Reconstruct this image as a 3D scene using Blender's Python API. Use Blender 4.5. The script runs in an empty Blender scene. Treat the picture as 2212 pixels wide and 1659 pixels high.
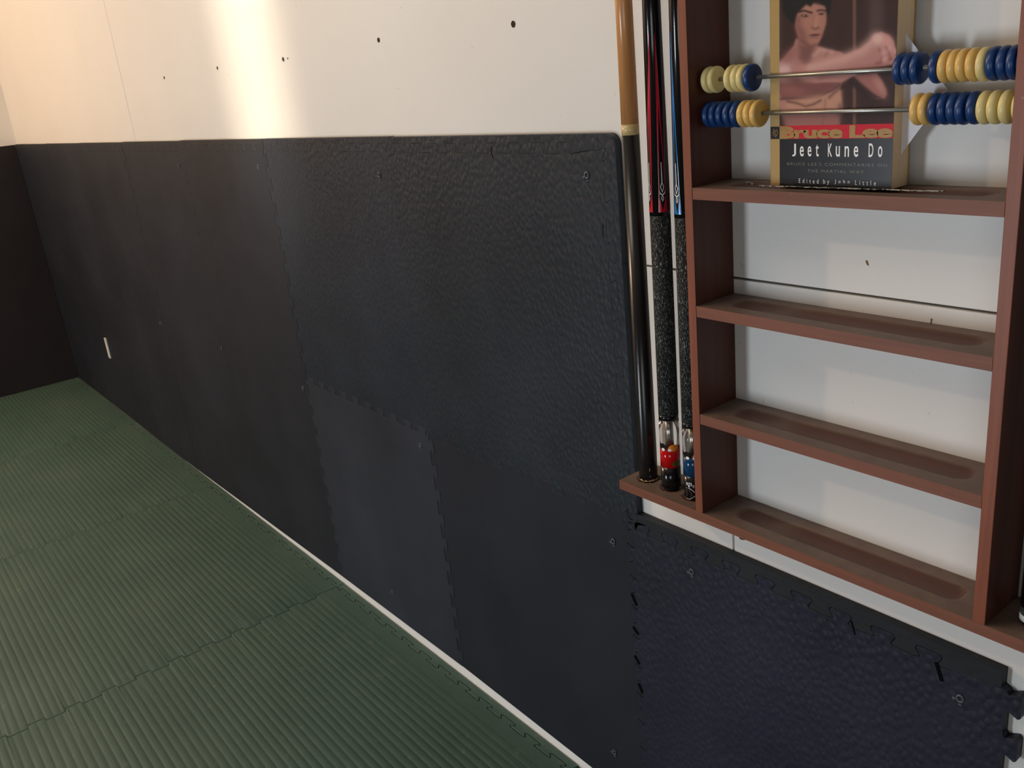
import bpy, bmesh, math, random
import numpy as np
from mathutils import Matrix, Vector
random.seed(7)
PI = math.pi
S = bpy.context.scene
COL = S.collection

# ------------------------------------------------------------------ camera
cam = bpy.data.cameras.new('camera')
cam.sensor_fit = 'HORIZONTAL'; cam.sensor_width = 36.0
cam.lens = 1948.05 / 2212 * 36.0
cam.clip_start = 0.02
co = bpy.data.objects.new('camera', cam); COL.objects.link(co)
R = ((0.61663509, 0.78096216, -0.09929381),
     (0.1999983, -0.27739283, -0.93970948),
     (-0.76142094, 0.55959925, -0.32724125))
m = Matrix(((R[0][0], -R[1][0], -R[2][0], 0.96230),
            (R[0][1], -R[1][1], -R[2][1], -0.94736),
            (R[0][2], -R[1][2], -R[2][2], 1.36688),
            (0, 0, 0, 1)))
co.matrix_world = m
S.camera = co

# ------------------------------------------------------------------ world, lamps, exposure
w = bpy.data.worlds.new('world'); S.world = w; w.use_nodes = True
w.node_tree.nodes['Background'].inputs[0].default_value = (0.85, 0.88, 0.95, 1)
w.node_tree.nodes['Background'].inputs[1].default_value = 0.10
S.view_settings.view_transform = 'Standard'; S.view_settings.look = 'None'
S.view_settings.gamma = 1.0; S.view_settings.use_curve_mapping = False
S.view_settings.exposure = 0.0

def light(name, kind, loc, energy, color, target=None, **kw):
    d = bpy.data.lights.new(name, kind); d.energy = energy; d.color = color
    for k, v in kw.items(): setattr(d, k, v)
    o = bpy.data.objects.new(name, d); COL.objects.link(o); o.location = loc
    if target is not None:
        o.rotation_euler = (Vector(target) - Vector(loc)).to_track_quat('-Z', 'Y').to_euler()
    return o
# unseen warm ceiling bulb at the far end of the room, assumed from shadows
light('assumed_ceiling_bulb', 'POINT', (-3.48, -2.10, 2.69), 132, (1.0, 0.70, 0.46), shadow_soft_size=0.06)
# assumed cool daylight, low opposite the wall; no doorway is built there
light('assumed_daylight', 'AREA', (-0.85, -3.9, 0.45), 56, (0.82, 0.91, 1.0), (-0.1, 0, 0.75), shape='RECTANGLE', size=0.45, size_y=1.3)
# added wide soft fill from the right; the room has no opening there
light('right_soft_fill', 'AREA', (2.3, -2.7, 0.85), 17, (0.92, 0.96, 1.0), (0.3, 0, 0.7), shape='RECTANGLE', size=1.6, size_y=1.1)
# added overhead fill standing in for ceiling bounce, not a real fixture
light('overhead_fill', 'AREA', (-0.9, -1.5, 2.86), 17, (1.0, 0.92, 0.80), (-0.9, -1.5, 0), shape='RECTANGLE', size=1.2, size_y=0.8)
# added narrow-spread light: a tall narrow band on the wall, its source unknown
light('added_band_light', 'AREA', (0.55, -3.6, 2.00), 0.66, (1.0, 0.90, 0.68), (-1.25, 0, 1.44), shape='RECTANGLE', size=0.10, size_y=0.75, spread=math.radians(7))

# ------------------------------------------------------------------ materials
def srgb(r, g, b):
    f = lambda c: c / 12.92 if c <= 0.04045 else ((c + 0.055) / 1.055) ** 2.4
    return (f(r / 255), f(g / 255), f(b / 255), 1)
class NT:
    def __init__(s, name):
        s.m = bpy.data.materials.new(name); s.m.use_nodes = True
        s.t = s.m.node_tree; s.n = s.t.nodes; s.l = s.t.links
        s.b = s.n['Principled BSDF']
    def add(s, typ, **kw):
        n = s.n.new(typ)
        for k, v in kw.items():
            if k in n.inputs.keys(): n.inputs[k].default_value = v
            else: setattr(n, k, v)
        return n
    def link(s, a, b): s.l.new(a, b)
    def coords(s, scale=(1, 1, 1), rot=(0, 0, 0)):
        tc = s.add('ShaderNodeTexCoord'); mp = s.add('ShaderNodeMapping')
        mp.inputs['Scale'].default_value = scale; mp.inputs['Rotation'].default_value = rot
        s.link(tc.outputs['Object'], mp.inputs[0]); return mp.outputs[0]
    def noise(s, vec, scale, detail=3, rough=.55, dist=0):
        n = s.add('ShaderNodeTexNoise'); n.inputs['Scale'].default_value = scale
        n.inputs['Detail'].default_value = detail; n.inputs['Roughness'].default_value = rough
        n.inputs['Distortion'].default_value = dist
        s.link(vec, n.inputs['Vector']); return n.outputs['Fac']
    def ramp(s, fac, stops):
        r = s.add('ShaderNodeValToRGB'); e = r.color_ramp.elements
        while len(e) < len(stops): e.new(0.5)
        for i, (p, c) in enumerate(stops): e[i].position = p; e[i].color = c if len(c) == 4 else (*c, 1)
        s.link(fac, r.inputs[0]); return r.outputs[0]
    def mix(s, fac, a, b, blend='MIX'):
        x = s.add('ShaderNodeMix', data_type='RGBA', blend_type=blend)
        for i, v in ((0, fac), (6, a), (7, b)):
            if hasattr(v, 'links'): s.link(v, x.inputs[i])
            else: x.inputs[i].default_value = v
        return x.outputs[2]
    def bump(s, h, strength, dist, prev=None):
        n = s.add('ShaderNodeBump'); n.inputs['Strength'].default_value = strength; n.inputs['Distance'].default_value = dist
        s.link(h, n.inputs['Height'])
        if prev is not None: s.link(prev, n.inputs['Normal'])
        return n.outputs[0]
    def fin(s, color=None, rough=None, normal=None, spec=None, **kw):
        for sock, v in (('Base Color', color), ('Roughness', rough), ('Normal', normal), ('Specular IOR Level', spec)):
            if v is None: continue
            if hasattr(v, 'links'): s.link(v, s.b.inputs[sock])
            else: s.b.inputs[sock].default_value = v
        for k, v in kw.items(): s.b.inputs[k].default_value = v
        return s.m
def plain(name, rgb, rough=.5, spec=.5, **kw):
    t = NT(name); return t.fin(srgb(*rgb), rough, None, spec, **kw)

def mk_wall():
    t = NT('painted_panel'); v = t.coords()
    c = t.ramp(t.noise(v, 1.3, 4), [(.3, srgb(220, 218, 213)), (.7, srgb(228, 226, 222))])
    sp = t.ramp(t.noise(v, 60, 2), [(.70, (0, 0, 0)), (.78, (1, 1, 1))])
    c = t.mix(sp, c, srgb(206, 200, 190))
    n = t.bump(t.noise(v, 420, 2), .12, .0006)
    n = t.bump(t.noise(v, 5, 2), .25, .003, n)
    return t.fin(c, .42, n, .4)
M = {}
M['wall'] = mk_wall()
M['dark_gap'] = plain('dark_gap', (40, 32, 28), .9, .1)
M['wall_dim'] = plain('added_dim_wall', (92, 84, 76), .8, .2)
M['trim'] = plain('white_trim_paint', (232, 232, 230), .45, .4)
M['ceiling'] = plain('ceiling_paint', (205, 197, 184), .8, .2)
M['floor'] = plain('subfloor', (96, 88, 78), .7, .3)

def mk_foam(name, tone, textured, rough, scale=1.0, seed=0.0):
    t = NT(name); v = t.coords()
    a = t.noise(v, 2.6, 4)
    base = srgb(*tone)
    hi = tuple(min(1, x * 1.28) for x in base[:3]) + (1,)
    lo = tuple(x * .80 for x in base[:3]) + (1,)
    c = t.ramp(a, [(.3, lo), (.7, hi)])
    dust = t.ramp(t.noise(v, 190, 2), [(.72, (0, 0, 0)), (.80, (.5, .5, .5))])
    c = t.mix(dust, c, srgb(70, 74, 80))
    n = None
    if textured:
        v2 = t.coords((1.0, 1.0, .70), (0, math.radians(38), 0))
        vo = t.add('ShaderNodeTexVoronoi', feature='SMOOTH_F1'); vo.inputs['Scale'].default_value = 112 * scale
        vo.inputs['Smoothness'].default_value = .25; vo.inputs['Randomness'].default_value = .9
        t.link(v2, vo.inputs['Vector'])
        h = t.ramp(vo.outputs['Distance'], [(.15, (1, 1, 1)), (.62, (0, 0, 0))])
        n = t.bump(h, textured, .0016)
    n = t.bump(t.noise(v, 900, 2), .25, .0004, n)
    n = t.bump(t.noise(v, 3.2, 2), .25, .008, n)
    r = t.ramp(t.noise(v, 5, 3), [(.3, (rough - .05,) * 3), (.7, (rough + .07,) * 3)])
    return t.fin(c, r, n, .28)
M['foam_tex'] = mk_foam('foam_textured_side', (33, 40, 48), .50, .44)
M['foam_tex_far'] = mk_foam('foam_textured_side_far', (33, 40, 50), .42, .44)
M['foam_tex_low'] = mk_foam('foam_textured_side_low', (35, 37, 51), .5, .46, .95)
M['foam_smooth'] = mk_foam('foam_smooth_side', (30, 34, 43), 0, .55)
M['foam_smooth_pale'] = mk_foam('foam_smooth_side_pale', (40, 45, 55), 0, .54)
M['foam_edge'] = mk_foam('foam_edging', (34, 37, 42), .12, .5)
M['slot'] = plain('slot_shadow_foam', (9, 10, 12), .9, .05)
M['foam_end'] = mk_foam('foam_end_wall', (34, 30, 33), 0, .65)

def mk_tatami():
    t = NT('green_tatami_foam'); v = t.coords()
    a = t.noise(v, 3.0, 5, .6)
    c = t.ramp(a, [(.30, srgb(50, 78, 73)), (.52, srgb(57, 86, 80)), (.72, srgb(70, 93, 86))])
    d = t.ramp(t.noise(v, 34, 3, .6), [(.62, (0, 0, 0)), (.78, (1, 1, 1))])
    c = t.mix(d, c, srgb(98, 106, 94))
    wv = t.coords((160, 900, 1)); 
    wn = t.noise(wv, 1.0, 2)
    c = t.mix(.35, c, t.ramp(wn, [(.3, srgb(50, 74, 67)), (.7, srgb(84, 105, 95))]))
    bl = t.ramp(t.noise(v, 85, 2), [(.76, (0, 0, 0)), (.80, (1, 1, 1))])
    c = t.mix(bl, c, srgb(48, 56, 46))
    n = t.bump(wn, .35, .0005)
    n = t.bump(t.noise(v, 600, 2), .3, .0004, n)
    return t.fin(c, .62, n, .35)
M['tatami'] = mk_tatami()

def mk_wood(name, tone, grain=(1.2, 30, 30), rough=.5, dust=False, k=1.25):
    t = NT(name); v = t.coords(grain)
    base = srgb(*tone)
    a = t.noise(v, 3.0, 6, .65, .6)
    c = t.ramp(a, [(.30, tuple(x / k for x in base[:3])), (.70, tuple(x * k for x in base[:3]))])
    g = t.coords()
    nick = t.ramp(t.noise(g, 150, 2), [(.76, (0, 0, 0)), (.80, (1, 1, 1))])
    c = t.mix(nick, c, srgb(150, 105, 85))
    r = rough
    if dust:
        at = t.add('ShaderNodeAttribute', attribute_name='dust')
        dn = t.ramp(t.noise(g, 40, 4, .6), [(.25, (.55, .55, .55)), (.75, (1, 1, 1))])
        f = t.mix(1.0, at.outputs['Color'], dn, 'MULTIPLY')
        c = t.mix(f, c, srgb(124, 108, 96))
    n = t.bump(a, .15, .0008)
    return t.fin(c, r, n, .4)
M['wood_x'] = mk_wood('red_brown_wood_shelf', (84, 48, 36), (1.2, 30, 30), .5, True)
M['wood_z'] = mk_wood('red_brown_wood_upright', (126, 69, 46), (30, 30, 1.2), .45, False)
M['wood_side'] = mk_wood('shaded_wood_side', (76, 37, 25), (30, 30, 1.2), .5, False)  # shade on the uprights' sides painted in as a darker wood tone
M['wood_front'] = mk_wood('worn_lit_shelf_front', (116, 70, 52), (1.2, 30, 30), .5, False)  # front faces painted lighter: wear plus the light falling on them
M['rod'] = plain('brushed_steel', (165, 165, 160), .32, .5, Metallic=0.85)
M['blue'] = plain('blue_plastic', (20, 58, 112), .36)
M['yellow_unwarmed'] = plain('yellow_plastic_unwarmed', (222, 204, 140), .35)
M['yellow'] = plain('yellow_plastic_warm_lit', (222, 182, 104), .35)  # same yellow plastic as above, with the warm light painted in
M['pages'] = None
def mk_pages():
    t = NT('page_edges'); v = t.coords((1, 1800, 2))
    a = t.noise(v, 1.0, 2)
    return t.fin(t.ramp(a, [(.3, srgb(224, 196, 156)), (.7, srgb(246, 224, 186))]), .8, t.bump(a, .3, .0004), .2)
M['pages'] = mk_pages()
M['gold'] = plain('cover_gold', (172, 142, 84), .35)
M['cover_black'] = plain('cover_black', (12, 14, 21), .3)
M['cover_red'] = plain('cover_red', (196, 22, 44), .45, .25)
M['print_gold'] = plain('print_gold', (160, 122, 58), .4)
M['print_white'] = plain('print_white', (240, 238, 236), .4)
M['print_grey'] = plain('print_grey', (112, 110, 100), .4)
M['paper'] = plain('white_paper', (238, 238, 244), .7, .2)
def mk_print():
    t = NT('cover_photograph'); at = t.add('ShaderNodeAttribute', attribute_name='ink')
    return t.fin(at.outputs['Color'], .45, None, .25)
M['print'] = mk_print()
def mk_tape():
    t = NT('clear_tape'); v = t.coords((60, 60, 60))
    n = t.bump(t.noise(v, 3, 3), .9, .003)
    return t.fin(t.ramp(t.noise(t.coords((140, 140, 140)), 2, 3), [(.42, srgb(40, 32, 28)), (.56, srgb(235, 230, 224))]), .2, n, .9, **{'Metallic': .2})  # bright glints and dark streaks of the shiny tape painted into its colour
M['tape'] = mk_tape()
M['cue_black'] = plain('cue_black_lacquer', (14, 13, 16), .16, .5)
M['cue_black_worn'] = plain('cue_black_worn', (20, 17, 18), .25, .5)
def mk_cuewood(name, tone):
    t = NT(name); v = t.coords((60, 60, 4)); a = t.noise(v, 2, 4, .6)
    b0 = srgb(*tone)
    c = t.ramp(a, [(.3, tuple(x * .85 for x in b0[:3])), (.7, tuple(x * 1.12 for x in b0[:3]))])
    sp = t.ramp(t.noise(t.coords((1, 1, .35)), 260, 2), [(.74, (0, 0, 0)), (.8, (1, 1, 1))])
    return t.fin(t.mix(sp, c, srgb(120, 72, 34)), .22, None, .5)
M['cue_wood'] = mk_cuewood('amber_cue_wood', (196, 138, 84))
M['cue_maple'] = mk_cuewood('maple_cue_wood', (214, 184, 136))
M['cue_cream'] = plain('cue_cream_ring', (205, 180, 125), .3)
M['cue_chip'] = plain('bare_wood_chip', (190, 160, 118), .6)
M['ring_red'] = plain('cue_red', (186, 18, 40), .2)
M['ring_blue'] = plain('cue_blue', (22, 108, 178), .2)
def mk_linen():
    t = NT('speckled_linen_wrap')
    v = t.coords((900, 900, 260))
    a = t.noise(v, 1.0, 3, .7, .8)
    c = t.ramp(a, [(.50, srgb(24, 25, 26)), (.57, srgb(58, 60, 58)), (.68, srgb(170, 172, 165))])
    return t.fin(c, .8, t.bump(a, .6, .0006), .2)
M['linen'] = mk_linen()
M['acrylic'] = plain('clear_acrylic', (250, 250, 250), .03, .5, **{'Transmission Weight': 1.0, 'IOR': 1.35})
M['band_red'] = plain('translucent_red', (205, 8, 14), .12, .5, **{'Transmission Weight': .25})
M['band_blue'] = plain('translucent_blue', (8, 66, 110), .12, .5, **{'Transmission Weight': .25})
M['rubber'] = plain('black_rubber', (16, 16, 17), .7, .3)
M['orange'] = plain('print_orange', (232, 138, 48), .3)
M['olive'] = plain('print_olive', (86, 78, 30), .3)
M['silver'] = plain('silver_ring', (190, 190, 185), .2, .5, Metallic=.8)
M['screw'] = plain('screw_steel', (84, 88, 93), .45, .4, Metallic=.3)
M['hole'] = plain('nail_hole', (52, 40, 30), .8, .2)
M['plate'] = plain('white_plastic_plate', (222, 220, 214), .4)
M['stain'] = plain('brown_smudge', (120, 92, 66), .8, .2)

# ------------------------------------------------------------------ mesh helpers
def link(name, me, mat, parent=None, smooth=False):
    if mat is not None: me.materials.append(mat)
    if smooth:
        for p in me.polygons: p.use_smooth = True
    o = bpy.data.objects.new(name, me); COL.objects.link(o)
    if parent is not None: o.parent = parent
    return o
def from_bm(name, bm, mat, parent=None, smooth=False, recalc=True):
    if recalc: bmesh.ops.recalc_face_normals(bm, faces=bm.faces)
    me = bpy.data.meshes.new(name); bm.to_mesh(me); bm.free()
    return link(name, me, mat, parent, smooth)
def tag(o, label=None, cat=None, group=None, kind=None):
    if label: o['label'] = label
    if cat: o['category'] = cat
    if group: o['group'] = group
    if kind: o['kind'] = kind
    return o
def empty(name, loc=(0, 0, 0)):
    o = bpy.data.objects.new(name, None); COL.objects.link(o); o.location = loc; o.empty_display_size = .02; return o
def box_bm(bm, x0, x1, y0, y1, z0, z1, bev=0.0):
    r = bmesh.ops.create_cube(bm, size=1)
    for v in r['verts']:
        v.co = Vector(((x0 + x1) / 2 + v.co.x * (x1 - x0), (y0 + y1) / 2 + v.co.y * (y1 - y0), (z0 + z1) / 2 + v.co.z * (z1 - z0)))
    if bev:
        es = list({e for v in r['verts'] for e in v.link_edges})
        bmesh.ops.bevel(bm, geom=es, offset=bev, segments=2, profile=.5, affect='EDGES')
    return bm
def box(name, ext, mat, parent=None, bev=0.0):
    bm = bmesh.new(); box_bm(bm, *ext, bev); return from_bm(name, bm, mat, parent)
def lathe(name, prof, mat, parent=None, n=40, axis='z', c=(0, 0, 0), closed=True):
    bm = bmesh.new(); rings = []
    for h, r in prof:
        ring = []
        for i in range(n):
            a = 2 * PI * i / n; p, q = r * math.cos(a), r * math.sin(a)
            ring.append(bm.verts.new((c[0] + p, c[1] + q, c[2] + h) if axis == 'z' else (c[0] + h, c[1] + p, c[2] + q)))
        rings.append(ring)
    for A, B in zip(rings, rings[1:]):
        for i in range(n): bm.faces.new((A[i], A[(i + 1) % n], B[(i + 1) % n], B[i]))
    if closed == 'torus':
        A, B = rings[-1], rings[0]
        for i in range(n): bm.faces.new((A[i], A[(i + 1) % n], B[(i + 1) % n], B[i]))
    elif closed:
        bm.faces.new(rings[0]); bm.faces.new(rings[-1])
    o = from_bm(name, bm, mat, parent)
    me = o.data
    for p in me.polygons: p.use_smooth = len(p.vertices) == 4
    me.update()
    return o
def offset_poly(P, d):
    n = len(P); out = []
    area = sum(P[i][0] * P[(i + 1) % n][1] - P[(i + 1) % n][0] * P[i][1] for i in range(n))
    s = 1 if area > 0 else -1
    for i in range(n):
        a, b, c = Vector(P[i - 1]), Vector(P[i]), Vector(P[(i + 1) % n])
        e1 = (b - a).normalized(); e2 = (c - b).normalized()
        n1 = Vector((-e1.y, e1.x)) * s; n2 = Vector((-e2.y, e2.x)) * s
        nn = (n1 + n2)
        if nn.length < 1e-4: nn = n1
        nn.normalize(); k = max(.5, nn.dot(n1))
        out.append(tuple(b + nn * d / k))
    return out
def slab(name, P, f, t0, t1, mat, parent=None, gap=.00012, bev=.0003):
    """extrude the outline P (2-D); f(a, b, t) places a point; t0 back, t1 front; softened front edge"""
    P = offset_poly(P, gap)
    bm = bmesh.new(); n = len(P)
    r0 = [bm.verts.new(f(a, b, t0)) for a, b in P]
    r1 = [bm.verts.new(f(a, b, t1 - (bev if t1 > t0 else -bev))) for a, b in P]
    r2 = [bm.verts.new(f(a, b, t1)) for a, b in offset_poly(P, bev)]
    for A, B in ((r0, r1), (r1, r2)):
        for i in range(n): bm.faces.new((A[i], A[(i + 1) % n], B[(i + 1) % n], B[i]))
    bm.faces.new(r0); bm.faces.new(r2)
    return from_bm(name, bm, mat, parent)
def dovetail(s0, s1, per, h, off, centre=True, slack=None, end=.34):
    """points (s, h) of a puzzle edge between s0 < s1; tabs bulge to +h; off: phase of the first tab centre"""
    pts = []; k = math.floor((s0 - off) / per)
    lo = -h / 2 if centre else 0
    while True:
        c = off + k * per; k += 1
        if c + end * per > s1 - (.004 if end > .3 else 0): break
        if c - .34 * per < s0 + .004: continue
        a, bb = .19 * per, .30 * per
        q = min(.0035, per * .06)
        sl = slack(c) if slack else 0
        pts += [(c - a - q, lo), (c - a, lo + q * .6), (c - bb + q * .2, lo + h - q * 1.2), (c - bb + q, lo + h - q * .2), (c - bb + 2 * q, lo + h),
                (c + bb - 2 * q - sl, lo + h), (c + bb - q - sl, lo + h - q * .2), (c + bb - q * .2 - sl, lo + h - q * 1.2), (c + a - sl, lo + q * .6), (c + a + q, lo)]
    return pts

# ------------------------------------------------------------------ setting
XE = -4.37            # far end wall
wb = empty('wall_back'); tag(wb, kind='structure')
def panel(x0, x1, z0, z1, g=.0015):
    return box('wall_panel', (x0 + g, x1 - g, 0.0, .012, z0 + g, z1 - g), M['wall'], wb, .0012)
ZS = 1.0757
panel(XE - .10, -2.331, ZS, 2.29); panel(-2.331, .108, ZS, 2.29); panel(.108, 2.55, ZS, 2.29)
panel(XE - .10, -2.25, -.05, ZS); panel(-2.25, .187, -.05, ZS); panel(.187, 2.62, -.05, ZS)
panel(XE - .10, -1.9, 2.29, 2.95); panel(-1.9, .54, 2.29, 2.95); panel(.54, 2.6, 2.29, 2.95)
box('wall_backing', (XE - .1, 2.62, .0125, .03, -.05, 2.95), M['dark_gap'], wb)
for x, z, r in ((-.2232, 1.434, .0052), (-.6377, 1.446, .0045), (-1.0698, 1.4415, .0048), (-1.045, 1.4415, .0022), (-1.4728, 1.448, .0045), (-1.9037, 1.448, .0045)):
    lathe('nail_hole', [(0, r * .9), (.0003, r)], M['hole'], wb, 14, 'z').matrix_world = Matrix.Translation((x, -.0004, z)) @ Matrix.Rotation(PI / 2, 4, 'X') @ Matrix.Diagonal((1, 1, 1, 1))
def blot(pts):
    bm = bmesh.new(); bm.faces.new([bm.verts.new((x, -.0004, z)) for x, z in pts])
    from_bm('smudge', bm, M['stain'], wb)
blot([(.389, 1.118), (.391, 1.1185), (.3925, 1.115), (.3935, 1.112), (.391, 1.113), (.3895, 1.116)])
blot([(.470, 1.060), (.472, 1.0605), (.4715, 1.056), (.4695, 1.052), (.469, 1.0535), (.4705, 1.057)])
box('wall_left', (XE - .03, XE, -4.2, .0, -.05, 2.95), M['wall'])
tag(bpy.data.objects['wall_left'], kind='structure')
for y in (-.42, -1.64):
    box('panel_seam', (XE - .0004, XE + .0004, y - .0012, y + .0012, 1.26, 2.9), M['dark_gap'], bpy.data.objects['wall_left'])
tag(box('wall_right_added', (2.62, 2.68, -4.2, .03, -.08, 2.95), M['wall_dim']), kind='structure')  # unseen wall, added dim to keep light from the right out
tag(box('wall_front_added', (XE - .1, 2.68, -4.26, -4.2, -.08, 2.95), M['wall_dim']), kind='structure')  # unseen wall, added to shut out sky light behind the viewer
tag(box('ceiling', (XE - .1, 2.62, -4.2, .03, 2.90, 2.95), M['ceiling']), kind='structure')
tag(box('floor', (XE - .1, 2.62, -4.2, .03, -.08, -.0225), M['floor']), kind='structure')

# ------------------------------------------------------------------ foam tiles on the back wall
T = .61; X0 = -.0207; ZT = 1.2672; ZR = ZT - .0207; ZM = ZR - T
PER = .061; H = .017
def wf(a, b, t): return (a, -t, b)
def vseam(xs, z0, z1, off=None, slack=None): return [(xs + h, s) for s, h in dovetail(z0, z1, PER, H, off if off is not None else ZM + PER / 2, True, slack)]
def hseam(zs, x0, x1, off=X0 + PER / 2): return [(s, zs + h) for s, h in dovetail(x0, x1, PER, H, off)]
ORD = ['rightmost', 'second from the right', 'third from the right', 'fourth from the right', 'fifth from the right', 'sixth from the right', 'seventh from the right', 'leftmost, cut narrow']
dz = [0, .0008, .0002, -.0018, -.0035, -.0045, -.0055, -.006]
zb = [(.028, .018), (.022, .028), (.011, .022), (0.0, .011), (0.0, 0.0), (0.0, 0.0), (0.0, 0.0), (0.0, 0.0)]
upm = ['foam_tex', 'foam_tex_far', 'foam_smooth', 'foam_smooth', 'foam_smooth', 'foam_smooth', 'foam_smooth', 'foam_smooth']
lom = ['foam_smooth', 'foam_smooth_pale', 'foam_smooth', 'foam_smooth', 'foam_smooth', 'foam_smooth', 'foam_smooth', 'foam_smooth']
uplab = ['dark pebbled foam wall tile with a rounded top right corner beside the plain cue',
         'dark pebbled foam wall tile, upper row, left of the one with the rounded corner']
lolab = ['dark smooth foam wall tile, lower row, left of the pebbled one under the rack',
         'paler smooth foam wall tile in the lower row with puzzle tabs along its top']
tiles = {}
for k in range(8):
    xr = X0 - k * T; xl = max(xr - T, XE + .012)
    zt = ZR + dz[k]
    thick = .0128 + [.0002, .0, .0007, .0, .0005, .0, .0004, 0][k]
    # upper tile, counter-clockwise from its lower left corner
    P = [(xl, ZM)] + hseam(ZM, xl, xr) + [(xr, ZM)] + vseam(xr, ZM, zt) + [(xr, zt)] + hseam(zt, xl, xr if k else -.036)[::-1] + [(xl, zt)] + (vseam(xl, ZM, zt)[::-1] if k < 7 else [])
    lab = uplab[k] if k < 2 else 'dark smooth foam wall tile, upper row, %s' % ORD[k]
    o = slab('foam_tile', P, wf, .0002, thick, M[upm[k]]); tag(o, lab, 'foam tile', 'foam tiles on the back wall'); tiles[(0, k)] = o
    # its top edging strip
    xe = xr if k else -.036
    E_ = [(xl, zt)] + hseam(zt, xl, xe) + [(xe, zt)] + [(xe, zt + .0207), (xl, zt + .0207)]
    slab('edging_strip', E_, wf, .0002, thick, M['foam_edge'] if k > 1 else M[upm[k]], o)
    # lower tile
    lo = zb[k]
    P = [(xl, lo[0]), (xr, lo[1])] + vseam(xr, .03, ZM) + [(xr, ZM)] + hseam(ZM, xl, xr)[::-1] + [(xl, ZM)] + (vseam(xl, .03, ZM)[::-1] if k < 7 else [])
    lab = lolab[k] if k < 2 else 'dark smooth foam wall tile, lower row, %s' % ORD[k]
    o = slab('foam_tile', P, wf, .0002, thick + (.0006 if k == 1 else -.0003), M[lom[k]]); tag(o, lab, 'foam tile', 'foam tiles on the back wall'); tiles[(1, k)] = o
# right-hand edging with the rounded corner, part of the rightmost upper tile
zt = ZR; rr = .017
arc = [(-rr + rr * math.cos(a), zt + .0207 - rr + rr * math.sin(a)) for a in [i * PI / 16 for i in range(9)]]
P = [(X0, ZM), (0, ZM)] + arc + [(-.036, zt + .0207), (-.036, zt), (X0, zt)] + vseam(X0, ZM, zt)[::-1]
slab('edging_strip', P, wf, .0002, .013, M['foam_tex'], tiles[(0, 0)])
# pebbled tile below the rack
ZL = ZM
P = [(X0, 0.018)] + [(X0 + T + .0025, 0.018)] + [(X0 + T + .0115 + h, s) for s, h in dovetail(.02, ZL, PER, H + .001, ZL - .0188, end=.30)] + [(X0 + T - .003, ZL - .0012), (X0 + T - .003, ZL)] \
    + hseam(ZL - .002, X0, X0 + T - .01, X0 + .03)[::-1] + [(X0, ZL)] + vseam(X0, 0.02, ZL)[::-1]
lt = slab('foam_tile', P, wf, .0002, .0136, M['foam_tex_low'], gap=.0007)
tag(lt, 'dark pebbled foam wall tile below the wooden rack, open tabs on its right', 'foam tile', 'foam tiles on the back wall')
P = [(X0 + .002, ZL - .002)] + hseam(ZL - .002, X0, X0 + T - .01, X0 + .03) + [(X0 + T - .004, ZL - .002), (X0 + T - .004, ZM + .0207), (.0008, ZM + .0207), (.0008, ZL + .002), (X0 + .002, ZL + .002)]
slab('edging_strip', P[:-1], wf, .0002, .0136, M['foam_edge'], lt)
# dark slots where the tabs do not fill their sockets
for x, z, a, l in ((-.0203, .4854, .5, .022), (-.0215, .4219, .9, .016), (-.0225, .360, .7, .017), (-.0180, .3015, .5, .019)):
    o = box('open_slot', (-.0032, .0032, -.0143, -.0120, -l / 2, l / 2), M['slot'], lt, .001)
    o.matrix_basis = Matrix.Translation((x, 0, z)) @ Matrix.Rotation(-a, 4, 'Y')
for x, z, a, l in ((.512, .6185, -.35, .026), (.395, .626, -.3, .020)):
    o = box('open_slot', (-.0016 if l < .022 else -.003, .0016 if l < .022 else .003, -.0141, -.0125, -l / 2, l / 2), M['slot'], lt, .0008)
    o.matrix_basis = Matrix.Translation((x, 0, z)) @ Matrix.Rotation(a, 4, 'Y')
def crack(pts, parent, wd=.0008):
    bm = bmesh.new()
    for (a, c), (b, d) in zip(pts, pts[1:]):
        v = Vector((b - a, d - c)); nn = Vector((-v.y, v.x)).normalized() * wd
        q = [(a + nn.x, c + nn.y), (b + nn.x, d + nn.y), (b - nn.x, d - nn.y), (a - nn.x, c - nn.y)]
        lo = [bm.verts.new((x, -.0130, z)) for x, z in q]; hi = [bm.verts.new((x, -.01325, z)) for x, z in q]
        bm.faces.new(hi); bm.faces.new(lo)
        for i in range(4): bm.faces.new((lo[i], lo[(i + 1) % 4], hi[(i + 1) % 4], hi[i]))
    from_bm('open_crack', bm, M['slot'], parent)
crack([(-.0235, .660), (-.0228, .650), (-.016, .642), (-.011, .6435)], tiles[(0, 0)])
crack([(-.296, 1.249), (-.299, 1.243), (-.297, 1.236), (-.295, 1.230)], tiles[(0, 0)], .0009)
crack([(-.0365, 1.134), (-.0375, 1.125), (-.0370, 1.114)], tiles[(0, 0)], .0006)

def screw(x, z, parent, y=-.0138):
    bm = bmesh.new(); n = 16; mr, tr = .0040, .0015
    rings = []
    for i in range(n):
        a = 2 * PI * i / n
        rings.append([bm.verts.new((x + (mr + tr * math.cos(q)) * math.cos(a), y - tr * .8 * math.sin(q), z + (mr + tr * math.cos(q)) * math.sin(a) * 1.15)) for q in [2 * PI * j / 6 for j in range(6)]])
    for i in range(n):
        A, B = rings[i], rings[(i + 1) % n]
        for j in range(6): bm.faces.new((A[j], A[(j + 1) % 6], B[(j + 1) % 6], B[j]))
    from_bm('screw_washer', bm, M['screw'], parent, True)
    bm = bmesh.new()
    for dx, dz_, sx, sz in ((-.0075, -.004, .0030, .0026), (.0008, -.0088, .0030, .0014)):
        r = bmesh.ops.create_icosphere(bm, subdivisions=2, radius=1)
        for v in r['verts']: v.co = Vector((x + dx + v.co.x * sx, y + .0005 + v.co.y * .0012, z + dz_ + v.co.z * sz))
    from_bm('pinched_foam', bm, M['screw_foam'], parent, True)
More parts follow.
